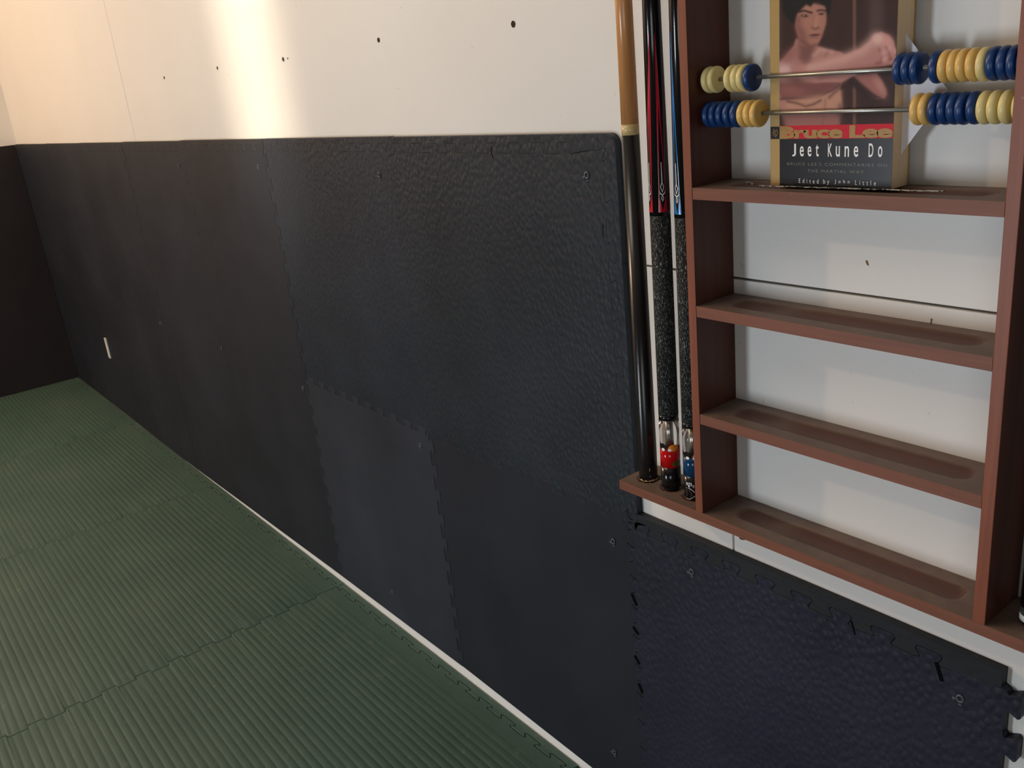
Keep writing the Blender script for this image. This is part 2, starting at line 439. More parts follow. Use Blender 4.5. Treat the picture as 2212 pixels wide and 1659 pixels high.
M['screw_foam'] = plain('pinched_foam', (60, 66, 74), .4)
for x, z, key in ((-.0638, 1.207, (0, 0)), (-.6859, 1.193, (0, 1)), (-1.293, 1.200, (0, 2)), (-1.8995, 1.195, (0, 3)),
                  (-1.273, .604, (1, 2)), (-.677, .596, (1, 1)), (-.0629, .583, (1, 0)), (-1.87, .612, (1, 3)), (-2.50, .600, (1, 4)),
                  (-.1015, .106, (1, 0)), (-.936, .1035, (1, 1))):
    screw(x, z, tiles[key])
screw(.1148, .596, lt, -.0142); screw(.5398, .594, lt, -.0142)

tag(box('baseboard_back', (-2.6, 1.6, -.0112, -.0001, -.0224, .0290), M['trim'], None, .0006), kind='structure')
# foam on the end wall
for j, (y0, y1, lab) in enumerate(((-.014, -.60, 'nearly black foam panel on the end wall, touching the far corner'), (-.602, -1.21, 'nearly black foam panel on the end wall at the left picture edge'))):
    o = box('foam_mat', (XE + .0002, XE + .013, y1, y0, 0.0, 1.2592), M['foam_end'], None, .001)
    tag(o, lab, 'foam panel', 'foam panels on the end wall')
# white plate showing through
o = box('wall_plate', (-3.468, -3.440, -.0195, -.0135, .282, .380), M['plate'], None, .001)
tag(o, 'small upright white plate on the dark wall foam near the far corner', 'wall plate')

# ------------------------------------------------------------------ green tatami mats
G = 1.0223; GX = -2.262; RP = .0185; GP = G / 12; GH = .013
def ff(a, b, t): return (a, b, t)
def tooth(y):
    ph = ((y + 10 * GP) / GP) % 1.0
    return GH / 2 if .23 < ph < .77 else -GH / 2
mlab = ['dark green ribbed floor mat in the far corner against the end wall',
        'dark green ribbed floor mat, second from the far corner',
        'dark green ribbed floor mat, in the middle of the left side foreground',
        'dark green ribbed floor mat nearest the viewer along the bottom edge',
        'green ribbed floor mat just beyond the bottom edge under the rack']
edges = [XE + .014] + [GX - G + i * G for i in range(5)] + [GX + 4 * G]
yoff = [-.013, -.0125, -.0115, -.0125, -.026]
for i in range(5):
    a, c = edges[i], edges[i + 1]; yw = yoff[i] - .0225; ye = -1.03
    left = [(a + tooth(0) * 0 + h, s) for s, h in dovetail(ye, yw, GP, GH, GP / 2)] if i else []
    right = [(c + h, s) for s, h in dovetail(ye, yw, GP, GH, GP / 2)]
    top = [(s, yw + h) for s, h in dovetail(a, c, GP, GH, a + GP / 2)]
    P = [(a, ye), (c, ye)] + right + [(c, yw)] + top[::-1] + [(a, yw)] + left[::-1]
    o = slab('floor_mat', P, ff, -.022, -.0006, M['tatami'], None, .0007, .0014)
    tag(o, mlab[i], 'floor mat', 'green ribbed floor mats')
    E_ = [(a, yw)] + top + [(c, yw), (c, yoff[i]), (a, yoff[i])]
    slab('edging_strip', E_, ff, -.022, -.0004, M['tatami'], o, .0007, .0014)
    # ribs
    vs, fs = [], []; nx = 14; rows = []
    y = yw - .040; nr = int((y - ye - .01) / RP)
    for r in range(nr):
        wob = random.uniform(-.0002, .0002)
        for s in range(9):
            t = s / 8; yy = y - (r + t) * RP
            h = (1 - abs(2 * t - 1) ** 2.4) * .0013
            fade = min(1, (r + t) / 3.0)
            rows.append((yy, -.0008 + h * (0.35 + .65 * fade) + wob * (0 if s in (0, 8) else 1)))
    for yy, zz in rows:
        xa = a + (tooth(yy) if i else 0) + .0035; xb = c + tooth(yy) - .0035
        for q in range(nx + 1):
            u = q / nx
            u = u if 0 < q < nx else u
            z2 = zz if 0 < q < nx else -.0012
            xx = xa + (xb - xa) * u
            if q == 1: xx = xa + .004
            if q == nx - 1: xx = xb - .004
            vs.append((xx, yy, z2))
    for r in range(len(rows) - 1):
        for q in range(nx):
            k = r * (nx + 1) + q
            fs.append((k, k + nx + 1, k + nx + 2, k + 1))
    me = bpy.data.meshes.new('ribbing'); me.from_pydata(vs, [], fs)
    link('ribbing', me, M['tatami'], o, True)

# ------------------------------------------------------------------ wooden rack
DP = .078
rk = empty('cue_rack', (.385, 0, .739)); RO = Matrix.Translation((-.385, 0, -.739))
tag(rk, 'red-brown wooden cue and ball rack with grooved shelves on the white wall', 'cue rack')
def rp(o): o.parent = rk; o.matrix_parent_inverse = Matrix.Identity(4); o.location = (-.385, 0, -.739); return o
XL, XR = .198, .575
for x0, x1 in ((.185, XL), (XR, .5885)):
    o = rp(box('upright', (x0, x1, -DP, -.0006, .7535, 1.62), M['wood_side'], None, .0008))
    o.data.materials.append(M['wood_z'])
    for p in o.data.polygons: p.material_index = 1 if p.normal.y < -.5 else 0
def shelf(name, x0, x1, zt, gx0, gx1, th=.0145, blobs=(), cups=()):
    nx, ny = 150, 30; y0, y1 = -DP + .0006, -.0006
    vs, dust = [], []
    r = .0185; cy = -.0375
    for i in range(nx + 1):
        x = x0 + (x1 - x0) * i / nx
        for j in range(ny + 1):
            y = y0 + (y1 - y0) * j / ny
            px = min(max(x, gx0 + r), gx1 - r)
            d = math.hypot(x - px, y - cy) / r
            z = zt - (.0045 * (1 - d * d) ** .6 if d < 1 else 0)
            du = 1 / (1 + math.exp(-(d - .93) * 16))
            du = .10 + .75 * du
            rim = math.exp(-((d - 1.03) / .06) ** 2) * .18
            du += rim
            for bx, bw in blobs:
                e = math.hypot((x - bx) / bw, (y - cy) / (r * .8))
                if e < 1: du *= .45 + .55 * e
            mid = math.exp(-((x - (gx0 + .07)) / .02) ** 2) * (d < .9) * .3
            du += mid
            for cx, cyy, cr in cups:
                e = math.hypot(x - cx, y - cyy) / cr
                if e < 1: z = zt - .0022; du = .1
            vs.append((x, y, z)); dust.append(min(1, du))
    nt = len(vs)
    fs = []
    for i in range(nx):
        for j in range(ny):
            a = i * (ny + 1) + j; fs.append((a, a + ny + 1, a + ny + 2, a + 1))
    border = [i * (ny + 1) for i in range(nx + 1)] + [nx * (ny + 1) + j for j in range(1, ny + 1)] + [i * (ny + 1) + ny for i in range(nx - 1, -1, -1)] + [j for j in range(ny - 1, 0, -1)]
    base = []
    for k in border:
        x, y, z = vs[k]; base.append(len(vs)); vs.append((x, y, zt - th)); dust.append(.12)
    mid_ = []
    for k in border:
        x, y, z = vs[k]; mid_.append(len(vs)); vs.append((x, y, zt - .0004)); dust.append(.15)
    n = len(border)
    for i in range(n):
        j = (i + 1) % n
        fs.append((border[i], border[j], mid_[j], mid_[i])); fs.append((mid_[i], mid_[j], base[j], base[i]))
    fs.append(tuple(base))
    me = bpy.data.meshes.new(name); me.from_pydata(vs, [], fs)
    ca = me.color_attributes.new('dust', 'FLOAT_COLOR', 'POINT')
    ca.data.foreach_set('color', np.array([[d, d, d, 1] for d in dust], dtype=np.float32).ravel())
    bm = bmesh.new(); bm.from_mesh(me); bmesh.ops.recalc_face_normals(bm, faces=bm.faces); bm.to_mesh(me); bm.free()
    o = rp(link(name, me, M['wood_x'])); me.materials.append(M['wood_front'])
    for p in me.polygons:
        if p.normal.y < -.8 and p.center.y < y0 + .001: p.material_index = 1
    return o
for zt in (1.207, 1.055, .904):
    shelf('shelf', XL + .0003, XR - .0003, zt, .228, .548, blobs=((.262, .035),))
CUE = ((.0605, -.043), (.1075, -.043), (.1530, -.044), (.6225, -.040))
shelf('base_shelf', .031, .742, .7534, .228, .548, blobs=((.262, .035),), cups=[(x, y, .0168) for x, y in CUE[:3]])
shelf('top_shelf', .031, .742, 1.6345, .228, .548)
rp(lathe('shelf_plug', [(.7345, .004), (.7355, .006), (.7395, .0065)], M['wood_x'], None, 16, c=(.262, -.070, 0)))
for z0, z1 in ((1.3318, 1.3275), (1.2912, 1.2885)):
    o = lathe('scoring_rod', [(0, .0024), (XR - XL, .0024)], M['rod'], None, 20, 'x')
    rp(o); o.location = (XL - .385, -.046, z0 - .739)
    o.rotation_euler = (0, math.atan2(z0 - z1, XR - XL), 0)

# beads
RB = .0157; TB = .0087
bead_prof = [(0, .0027), (.0002, .0125), (.0007, .0142), (.0020, .0153), (TB / 2, RB), (TB - .0020, .0153), (TB - .0007, .0142), (TB - .0002, .0125), (TB, .0027)]
protos = {}
def bead(x, z, key, label, group):
    if key not in protos:
        o = lathe('scoring_bead', bead_prof, M[key], None, 40, 'x'); protos[key] = o
    else:
        o = protos[key].copy(); COL.objects.link(o)
    o.name = 'scoring_bead'; o.location = (x, -.046, z); o.rotation_euler = (random.uniform(0, 6), random.uniform(-.03, .03), random.uniform(-.03, .03))
    tag(o, label, 'bead', group)
NUM = ['first', 'second', 'third', 'fourth', 'fifth', 'sixth', 'seventh', 'eighth', 'ninth', 'tenth', 'eleventh', 'twelfth', 'thirteenth']
r1L = [.2010, .2103, .2352, .2444, .2534, .2624]; r1Lc = ['yellow_unwarmed'] * 5 + ['blue']
r1R = [.4466, .4556, .4647, .4835, .4925, .5015, .5105, .5198, .5290, .5382, .5474, .5564, .5655]
r1Rc = ['blue'] * 4 + ['yellow'] * 4 + ['yellow_unwarmed'] + ['blue'] * 4
r2L = [.2005, .2107, .2216, .2325, .2428, .2528, .2624, .2718]; r2Lc = ['blue'] * 5 + ['yellow'] * 3
r2R = [.4665, .4755, .4850, .4942, .5033, .5125, .5226, .5325, .5425, .5530, .5650]
r2Rc = ['yellow'] * 2 + ['blue'] * 5 + ['yellow_unwarmed'] * 4
for nm, side, xs, cs, z0, z1 in (('upper', 'left of the book', r1L, r1Lc, 1.3318, 1.3275), ('upper', 'right of the book', r1R, r1Rc, 1.3318, 1.3275),
                                 ('lower', 'left of the book', r2L, r2Lc, 1.2912, 1.2885), ('lower', 'right of the book', r2R, r2Rc, 1.2912, 1.2885)):
    for i, (x, c) in enumerate(zip(xs, cs)):
        z = z0 + (z1 - z0) * (x - XL) / (XR - XL)
        cn = {'blue': 'blue', 'yellow': 'yellow', 'yellow_unwarmed': 'pale yellow'}[c]
        bead(x, z, c, '%s bead, %s from left among those %s, %s rod' % (cn, NUM[i], side, nm), 'scoring beads on the %s rod' % nm)

# ------------------------------------------------------------------ text helper
def text_2d(s, spacing=1.0, bold=0.0):
    cu = bpy.data.curves.new('lettering', 'FONT'); cu.body = s; cu.size = 1; cu.space_character = spacing; cu.offset = bold; cu.resolution_u = 4
    o = bpy.data.objects.new('lettering', cu); COL.objects.link(o)
    dg = bpy.context.evaluated_depsgraph_get(); dg.update()
    me = bpy.data.meshes.new_from_object(o.evaluated_get(dg))
    v = np.array([x.co[:] for x in me.vertices])[:, :2]; f = [tuple(p.vertices) for p in me.polygons]
    bpy.data.objects.remove(o); bpy.data.curves.remove(cu); bpy.data.meshes.remove(me)
    v = (v - v.min(0)) / (v.max(0) - v.min(0))
    return v, f
def lettering(name, items, place, mat, parent):
    """items: (string, x0, x1, y0, y1, spacing, bold)"""
    vs, fs = [], []
    for s, x0, x1, y0, y1, sp, bo in items:
        v, f = text_2d(s, sp, bo); k = len(vs)
        vs += [place(x0 + a * (x1 - x0), y0 + b_ * (y1 - y0)) for a, b_ in v]; fs += [tuple(k + i for i in p) for p in f]
    me = bpy.data.meshes.new(name); me.from_pydata(vs, [], fs)
    return link(name, me, mat, parent)

# ------------------------------------------------------------------ book
BX, BZ, BW, BH, BY = .2888, 1.2078, .1525, .229, -.0420
bk = empty('paperback_book', (BX, BY, BZ))
tag(bk, 'paperback book with a shirtless fighter on its cover, standing on the upper shelf', 'book')
def L(x, y, z): return (x - BX, y - BY, z - BZ)
bk_cover = None
def bbox_(name, x0, x1, y0, y1, z0, z1, mat, bev=0): 
    return box(name, (x0 - BX, x1 - BX, y0 - BY, y1 - BY, z0 - BZ, z1 - BZ), mat, bk, bev)
bbox_('page_block', BX + .0005, BX + BW - .0012, BY + .0006, -.0085, BZ, BZ + BH - .001, M['pages'])
fc = bbox_('front_cover', BX, BX + BW, BY, BY + .0006, BZ, BZ + BH, M['gold'], .0002)
bbox_('back_cover', BX, BX + BW, -.0085, -.0079, BZ, BZ + BH, M['gold'])
bbox_('spine', BX - .0003, BX + .0005, BY, -.0079, BZ, BZ + BH, M['gold'], .0002)
U = lambda u: u * BW; V = lambda v: v * BH
def patch(name, u0, u1, v0, v1, mat, t=.00015):
    return box(name, (U(u0), U(u1), -t, 0, V(v0), V(v1)), mat, fc)
patch('title_panel', .083, 1.0, 0.0, .232, M['cover_black'])
patch('title_band', .083, 1.0, .232, .296, M['cover_red'])
patch('title_band_gold', .083, .150, .2322, .294, M['print_gold'], .00019)
patch('emblem_square', .0, .083, .232, .293, M['cover_black'])
pl = lambda a, b_: (U(a), -.00032, V(b_))
# cover lettering; extents measured on the cover as fractions of its width and height
lettering('title_lettering', [('Bruce Lee', .086, .999, .2335, .2925, .92, .045)], pl, M['print_gold'], fc)
def cuv(cx, cy):
    a = (-.0941563936, .0010429549062, -8.3565768e-06, -1.0372775e-07, 3.5372294e-08, 5.217e-10)
    b_ = (.8958111389, -7.5651154e-05, -.00053460824, 3.112073e-09, 5.7196248e-08, -2.0738521e-08)
    q = (1, cx, cy, cx * cx, cx * cy, cy * cy)
    return sum(i * j for i, j in zip(a, q)), sum(i * j for i, j in zip(b_, q))
ch = [('J', 283, 315, 1), ('e', 348, 382, 0), ('e', 415, 447, 0), ('t', 483, 510, 2), ('K', 588, 624, 1), ('u', 655, 690, 0), ('n', 730, 768, 0), ('e', 808, 846, 0), ('D', 935, 975, 1), ('o', 1015, 1052, 0)]
items = []
for c, a, b_, k in ch:
    u0 = cuv(a, 1290)[0]; u1 = cuv(b_, 1290)[0]
    items.append((c, u0, u1, .147, .147 + (.062 if k == 1 else .050 if k == 0 else .059), 1, .012))
lettering('subject_lettering', items, pl, M['print_white'], fc)
lettering('subtitle_lettering', [("BRUCE LEE'S COMMENTARIES ON", .151, .965, .103, .1175, 1.25, 0), ('THE MARTIAL WAY', .33, .79, .070, .0845, 1.25, 0)], pl, M['print_grey'], fc)
lettering('editor_lettering', [('Edited', .255, .425, .0165, .0385, 2.0, .0), ('by', .465, .515, .0105, .0385, 1.7, 0), ('John', .560, .680, .0165, .0385, 2.0, 0), ('Little', .725, .885, .0165, .0385, 2.1, 0)], pl, M['print_white'], fc)
# small brush-like emblem
def strokes(name, lines, wd, place, mat, parent):
    vs, fs = [], []
    for ln in lines:
        for (a, c), (b_, d) in zip(ln, ln[1:]):
            v = Vector((b_ - a, d - c)); nn = Vector((-v.y, v.x)).normalized() * wd; e = v.normalized() * wd * .5
            k = len(vs)
            vs += [place(a + nn.x - e.x, c + nn.y - e.y), place(b_ + nn.x + e.x, d + nn.y + e.y), place(b_ - nn.x + e.x, d - nn.y + e.y), place(a - nn.x - e.x, c - nn.y - e.y)]
            fs.append((k, k + 1, k + 2, k + 3))
    me = bpy.data.meshes.new(name); me.from_pydata(vs, [], fs); return link(name, me, mat, parent)
em = lambda a, b_: (.0014 + a * .0098, -.00030, V(.232) + .0022 + b_ * .0098)
strokes('emblem', [[(.30, .95), (.36, .70), (.15, .45)], [(.36, .70), (.62, .78), (.48, .50), (.20, .15)], [(.48, .50), (.60, .20), (.52, .02)], [(.72, .90), (.86, .55), (.80, .25), (.60, .10)]], .035, em, M['print_gold'], fc)

# the printed photograph, drawn as flat ink on a fine grid
def paint():
    NX, NY = 250, 330
    X = np.linspace(150, 1185, NX)[None, :].repeat(NY, 0); Y = np.linspace(-20, 1085, NY)[:, None].repeat(NX, 1)
    def c3(*c): return np.array(srgb(*c)[:3])
    img = np.zeros((NY, NX, 3)) + c3(62, 36, 32)
    rs = np.random.RandomState(3)
    img *= (1 + .10 * np.sin(X / 37 + 1.3)[..., None] * np.cos(Y / 90)[..., None])
    def lay(mask, col, op=1.0):
        nonlocal img
        mm = (mask * op)[..., None]; img = img * (1 - mm) + (c3(*col)) * mm
    def soft(d, w): return 1 / (1 + np.exp(-np.clip(d / w, -40, 40)))
    def poly(P, w=3.0):
        P = np.array(P, float); inside = np.zeros(X.shape, bool); dist = np.full(X.shape, 1e9); n = len(P)
        for i in range(n):
            x1, y1 = P[i]; x2, y2 = P[(i + 1) % n]
            if y1 != y2:
                cond = ((y1 > Y) != (y2 > Y)) & (X < (x2 - x1) * (Y - y1) / (y2 - y1) + x1); inside ^= cond
            t = np.clip(((X - x1) * (x2 - x1) + (Y - y1) * (y2 - y1)) / ((x2 - x1) ** 2 + (y2 - y1) ** 2 + 1e-9), 0, 1)
            dist = np.minimum(dist, np.hypot(X - x1 - t * (x2 - x1), Y - y1 - t * (y2 - y1)))
        return soft(np.where(inside, dist, -dist), w)
    def line(P, r, w=4.0):
        dist = np.full(X.shape, 1e9)
        for (x1, y1), (x2, y2) in zip(P, P[1:]):
            t = np.clip(((X - x1) * (x2 - x1) + (Y - y1) * (y2 - y1)) / ((x2 - x1) ** 2 + (y2 - y1) ** 2 + 1e-9), 0, 1)
            dist = np.minimum(dist, np.hypot(X - x1 - t * (x2 - x1), Y - y1 - t * (y2 - y1)))
        return soft(r - dist, w)
    def blob(cx, cy, rx, ry, a=0, w=.25):
        c, s = math.cos(a), math.sin(a); dx, dy = X - cx, Y - cy
        return soft(1 - np.hypot((dx * c + dy * s) / rx, (-dx * s + dy * c) / ry), w)
    # background posts
    lay(line([(812, -30), (812, 1090)], 14, 3), (128, 92, 76), .85)
    lay(line([(795, -30), (795, 1090)], 3, 2), (40, 24, 22), .7)
    lay(blob(1000, 120, 60, 240, .05), (110, 88, 84), .5)
    lay(line([(160, -30), (172, 420)], 24, 8), (88, 72, 72), .6)
    # torso and neck
    sk = (186, 134, 124)
    lay(poly([(150, 555), (220, 480), (295, 392), (315, 330), (505, 330), (500, 392), (600, 425), (690, 440), (742, 470), (745, 600), (690, 745), (706, 900), (690, 1095), (185, 1095), (170, 900), (150, 830)], 4), sk)
    lay(blob(205, 585, 60, 50, .3, .3), (232, 200, 196), .8)
    lay(poly([(335, 370), (480, 385), (470, 450), (435, 540), (395, 560), (340, 500)], 12), (112, 68, 66), .8)
    lay(blob(260, 470, 90, 40, -.7, .4), (150, 98, 92), .7)
    lay(line([(470, 470), (520, 420), (620, 440)], 12, 9), (220, 176, 166), .6)
    lay(line([(560, 480), (585, 440)], 5, 5), (140, 92, 86), .6)
    # elbow of the far arm
    lay(poly([(800, 640), (1005, 625), (1050, 690), (1085, 760), (1090, 805), (1068, 842), (1000, 842), (930, 805), (860, 730)], 4), (168, 112, 106))
    lay(poly([(735, 690), (790, 630), (815, 655), (900, 730), (985, 800), (1060, 842), (985, 842), (900, 812), (800, 740)], 6), (52, 28, 28), .95)
    lay(blob(1030, 730, 26, 70, -.5, .4), (208, 156, 146), .6)
    # chest shadow and arm across
    lay(poly([(165, 700), (500, 700), (690, 650), (740, 690), (650, 745), (540, 820), (400, 845), (200, 840), (165, 800)], 8), (128, 78, 76), .95)
    lay(blob(270, 770, 120, 45, .15, .3), (160, 104, 98), .8)
    lay(blob(320, 690, 60, 25, .1, .4), (104, 60, 60), .7)
    lay(line([(170, 842), (380, 838), (500, 830), (620, 770), (690, 720)], 7, 5), (66, 36, 38), .9)
    lay(poly([(270, 560), (520, 545), (740, 462), (860, 412), (945, 350), (985, 290), (1045, 270), (1110, 298), (1150, 345), (1172, 430), (1176, 490), (1140, 545), (1060, 562), (900, 590), (820, 640), (700, 700), (480, 700), (300, 650)], 4), (190, 138, 130))
    lay(line([(440, 575), (720, 500), (880, 430), (990, 330)], 34, 16), (222, 176, 166), .75)
    lay(line([(520, 660), (760, 600), (930, 575), (1080, 545)], 18, 10), (150, 98, 94), .65)
    lay(blob(1020, 330, 46, 44, 0, .3), (236, 196, 188), .85)
    lay(blob(1090, 360, 45, 50, .3, .3), (222, 166, 160), .85)
    for P in ([(1025, 420), (1050, 470), (1040, 520)], [(1085, 400), (1110, 440), (1120, 500)], [(1140, 440), (1172, 470)], [(1000, 540), (1060, 530), (1130, 500)]):
        lay(line(P, 6, 6), (132, 70, 72), .75)
    for x, y in ((1060, 450), (1120, 410), (1155, 440), (1075, 510)): lay(blob(x, y, 22, 26, .3, .35), (226, 172, 166), .7)
    # belly
    lay(poly([(225, 870), (420, 830), (620, 800), (700, 780), (706, 920), (640, 940), (240, 930)], 10), (200, 152, 128), .9)
    lay(line([(240, 862), (330, 880), (400, 905), (470, 885), (525, 855)], 9, 5), (98, 60, 54), .85)
    lay(line([(600, 830), (650, 780), (690, 745)], 9, 6), (98, 60, 54), .8)
    lay(line([(565, 850), (560, 940), (545, 1090)], 5, 7), (140, 96, 84), .7)
    lay(poly([(190, 960), (700, 950), (692, 1095), (200, 1095)], 16), (150, 98, 92), .7)
    lay(poly([(150, 940), (190, 960), (230, 1095), (150, 1095)], 8), (52, 30, 30), .9)
    lay(line([(690, 900), (700, 1090)], 14, 10), (70, 40, 38), .7)
    # head
    lay(poly([(308, 150), (312, 235), (335, 325), (370, 360), (420, 388), (470, 392), (505, 372), (535, 315), (570, 205), (578, 120), (560, 45), (400, 30), (340, 70)], 4), (176, 124, 108))
    lay(poly([(308, 150), (312, 235), (335, 325), (370, 360), (420, 380), (400, 300), (370, 200), (350, 130)], 12), (136, 88, 82), .8)
    lay(blob(480, 190, 30, 80, .1, .4), (206, 152, 130), .6)
    lay(blob(430, 60, 55, 22, -.5, .4), (200, 150, 130), .6)
    lay(blob(395, 200, 35, 30, 0, .4), (190, 132, 120), .5)
    lay(poly([(190, -30), (620, -30), (606, 100), (578, 140), (570, 60), (520, 30), (470, 22), (440, 60), (400, 42), (352, 92), (325, 118), (310, 170), (296, 208), (240, 160), (200, 90)], 5), (20, 14, 18))
    lay(line([(345, 98), (390, 90), (448, 108)], 9, 3), (28, 18, 18), .95)
    lay(line([(498, 92), (530, 84), (566, 92)], 8, 3), (28, 18, 18), .9)
    lay(blob(388, 134, 28, 12, .1, .2), (48, 32, 30), .95); lay(blob(382, 132, 6, 5, 0, .3), (190, 175, 170), .8)
    lay(blob(530, 118, 24, 10, -.1, .2), (52, 36, 34), .9)
    lay(line([(455, 235), (475, 250), (505, 236)], 8, 5), (104, 62, 58), .8)
    lay(line([(470, 130), (455, 215)], 6, 6), (140, 92, 82), .5)
    lay(blob(475, 298, 44, 11, -.08, .2), (98, 46, 50), .95)
    lay(line([(440, 322), (500, 318)], 5, 5), (126, 78, 72), .6)
    lay(line([(350, 345), (430, 392), (500, 376)], 9, 7), (96, 58, 56), .6)
    img = np.clip(.92 * img ** 1.08 * (1 + rs.normal(0, .025, img.shape[:2])[..., None]), 0, 1)
    # ink grid onto the cover
    u0, u1, v0, v1 = .083, 1.0, .296, 1.0
    NU, NV = 210, 240
    vs, cols, fs = [], [], []
    for j in range(NV + 1):
        for i in range(NU + 1):
            u = u0 + (u1 - u0) * i / NU; v = v0 + (v1 - v0) * j / NV
            vs.append((U(u), -.0002, V(v)))
            cx, cy = (u + .094) / .00104, (.896 - v) / .00056
            for _ in range(5):
                a, b_ = cuv(cx, cy); cx += (u - a) / .00101; cy += (b_ - v) / .00055
            fx = (cx - 150) / 1035 * (NX - 1); fy = (cy + 20) / 1105 * (NY - 1)
            if fy < 0:
                hair = 200 < cx < 610
                cols.append(tuple(c3(20, 14, 18) if hair and fy > -35 else c3(60, 36, 32)) + (1,)); continue
            fx = min(max(fx, 0), NX - 1.001); fy = min(fy, NY - 1.001)
            ix, iy = int(fx), int(fy); p, q = fx - ix, fy - iy
            c = (img[iy, ix] * (1 - p) + img[iy, ix + 1] * p) * (1 - q) + (img[iy + 1, ix] * (1 - p) + img[iy + 1, ix + 1] * p) * q
            cols.append((c[0], c[1], c[2], 1))
    for j in range(NV):
        for i in range(NU):
            k = j * (NU + 1) + i; fs.append((k, k + 1, k + NU + 2, k + NU + 1))
    me = bpy.data.meshes.new('cover_picture'); me.from_pydata(vs, [], fs)
    ca = me.color_attributes.new('ink', 'FLOAT_COLOR', 'POINT'); ca.data.foreach_set('color', np.array(cols, dtype=np.float32).ravel())
    o = link('cover_picture', me, M['print'], fc); o['label'] = 'printed photo of a bare-chested man punching'
paint()
# clear tape along the foot of the book, glints painted in its colour
def ribbon(name, path, wd, mat, parent=None, seed=1):
    rs = random.Random(seed); bm = bmesh.new(); prev = None
    for p, nrm in path:
        w_ = wd * rs.uniform(.75, 1.1)
        row = [bm.verts.new(Vector(p) + Vector(nrm) * (w_ * s) + Vector((0, -.0006 * rs.random(), .0006 * rs.random() + .0010 * (1 - s * s)))) for s in (-1, -.5, 0, .5, 1)]
        if prev:
            for i in range(4): bm.faces.new((prev[i], prev[i + 1], row[i + 1], row[i]))
        prev = row
    return from_bm(name, bm, mat, parent)
n = 70
path = []
for i in range(n):
    x = .283 + (.500 - .283) * i / (n - 1)
    path.append(((x, -.0535 + .007 * (x - .313) / .17 - .0008 * math.sin(i * .35), 1.2082), (0, -.42, .05)))
tp = ribbon('clear_tape', path, .008, M['tape'], None, 4)
for p in tp.data.polygons: p.use_smooth = True
tag(tp, 'crinkled clear tape running along the foot of the book on the top shelf', 'tape')
tb = ribbon('tape_end', [((.2515 + i * .0018, -.040 - .0005 * i, 1.2085), (0, -.5, .5)) for i in range(9)], .004, M['tape'], tp, 5)
# white paper sticking out of the book
bm = bmesh.new()
A, B, C_, D = (.4362, 1.3669), (.4866, 1.3045), (.4388, 1.2398), (.425, 1.303)
n = 10; g = {}
for i in range(n + 1):
    for j in range(n + 1):
        u, v = i / n, j / n
        x = (A[0] * (1 - u) + B[0] * u) * (1 - v) + (D[0] * (1 - u) + C_[0] * u) * v
        z = (A[1] * (1 - u) + B[1] * u) * (1 - v) + (D[1] * (1 - u) + C_[1] * u) * v
        g[i, j] = (x, -.0225 - .0012 * math.sin(3 * (x - .43) * 30) * 0.6, z)
vv = {k: bm.verts.new(p) for k, p in g.items()}; vb = {k: bm.verts.new((p[0], p[1] + .00025, p[2])) for k, p in g.items()}
for i in range(n):
    for j in range(n):
        bm.faces.new((vv[i, j], vv[i + 1, j], vv[i + 1, j + 1], vv[i, j + 1])); bm.faces.new((vb[i, j], vb[i, j + 1], vb[i + 1, j + 1], vb[i + 1, j]))
pp = from_bm('paper_sheet', bm, M['paper'], None, True, False)
tag(pp, 'white paper corner sticking out of the pages on the right of the book', 'paper')

# ------------------------------------------------------------------ cues
def cyl_patch(name, polys, r, mat, parent, cx=0, cy=0):
    """polys in (arc metres, z) around angle 0 = +x"""
    bm = bmesh.new()
    for P in polys:
        bm.faces.new([bm.verts.new((a, b_, 0)) for a, b_ in P])
    bmesh.ops.triangulate(bm, faces=bm.faces)
    for _ in range(3):
        es = [e for e in bm.edges if abs(e.verts[0].co.x - e.verts[1].co.x) > .0022]
        if not es: break
        bmesh.ops.subdivide_edges(bm, edges=es, cuts=1); bmesh.ops.triangulate(bm, faces=bm.faces)
    for v in bm.verts:
        rr_ = r(v.co.y) if callable(r) else r
        a = v.co.x / (r(v.co.y) if callable(r) else r); v.co = Vector((rr_ * math.cos(a), rr_ * math.sin(a), v.co.y))
    return from_bm(name, bm, mat, parent, False, False)
def ell(cx, cz, rx, rz, n=18): return [(cx + rx * math.cos(2 * PI * i / n), cz + rz * math.sin(2 * PI * i / n)) for i in range(n)]
def cue_root(name, i, label, lean=0.0):
    o = empty(name, (CUE[i][0], CUE[i][1], .7514)); o.rotation_euler = (0, lean, 0)
    tag(o, label, 'pool cue', 'pool cues standing in the rack'); return o
Z = lambda z: z - .7514
# plain cue
c1 = cue_root('pool_cue', 0, 'plain one-piece cue with amber wood above a worn black butt, leftmost in the rack', .003)
lathe('black_butt', [(0, .0132), (.001, .0143), (Z(.80), .0143), (Z(1.2685), .0121)], M['cue_black_worn'], c1)
lathe('cream_ring', [(Z(1.2685), .01211), (Z(1.2825), .01205)], M['cue_cream'], c1)
lathe('wood_shaft', [(Z(1.2825), .0120), (Z(1.44), .0113), (Z(2.18), .0066)], M['cue_wood'], c1)
rs = random.Random(2); zig = []
a0 = -2.3
lo_, hi_ = [], []
for i in range(34):
    a = (a0 + i * .1) * .0143
    lo_.append((a, .0022 + rs.uniform(0, .0004))); hi_.append((a, .0028 + rs.uniform(0, .0030) * (1 if 5 < i < 26 else .5)))
cyl_patch('chipped_edge', [lo_ + hi_[::-1]], .01437, M['cue_chip'], c1)
cyl_patch('paint_chip', [[(-.010, .020), (-.0088, .026), (-.0085, .021)], [(-.0095, .010), (-.0085, .0125), (-.0082, .0105)]], .01437, M['cue_chip'], c1)

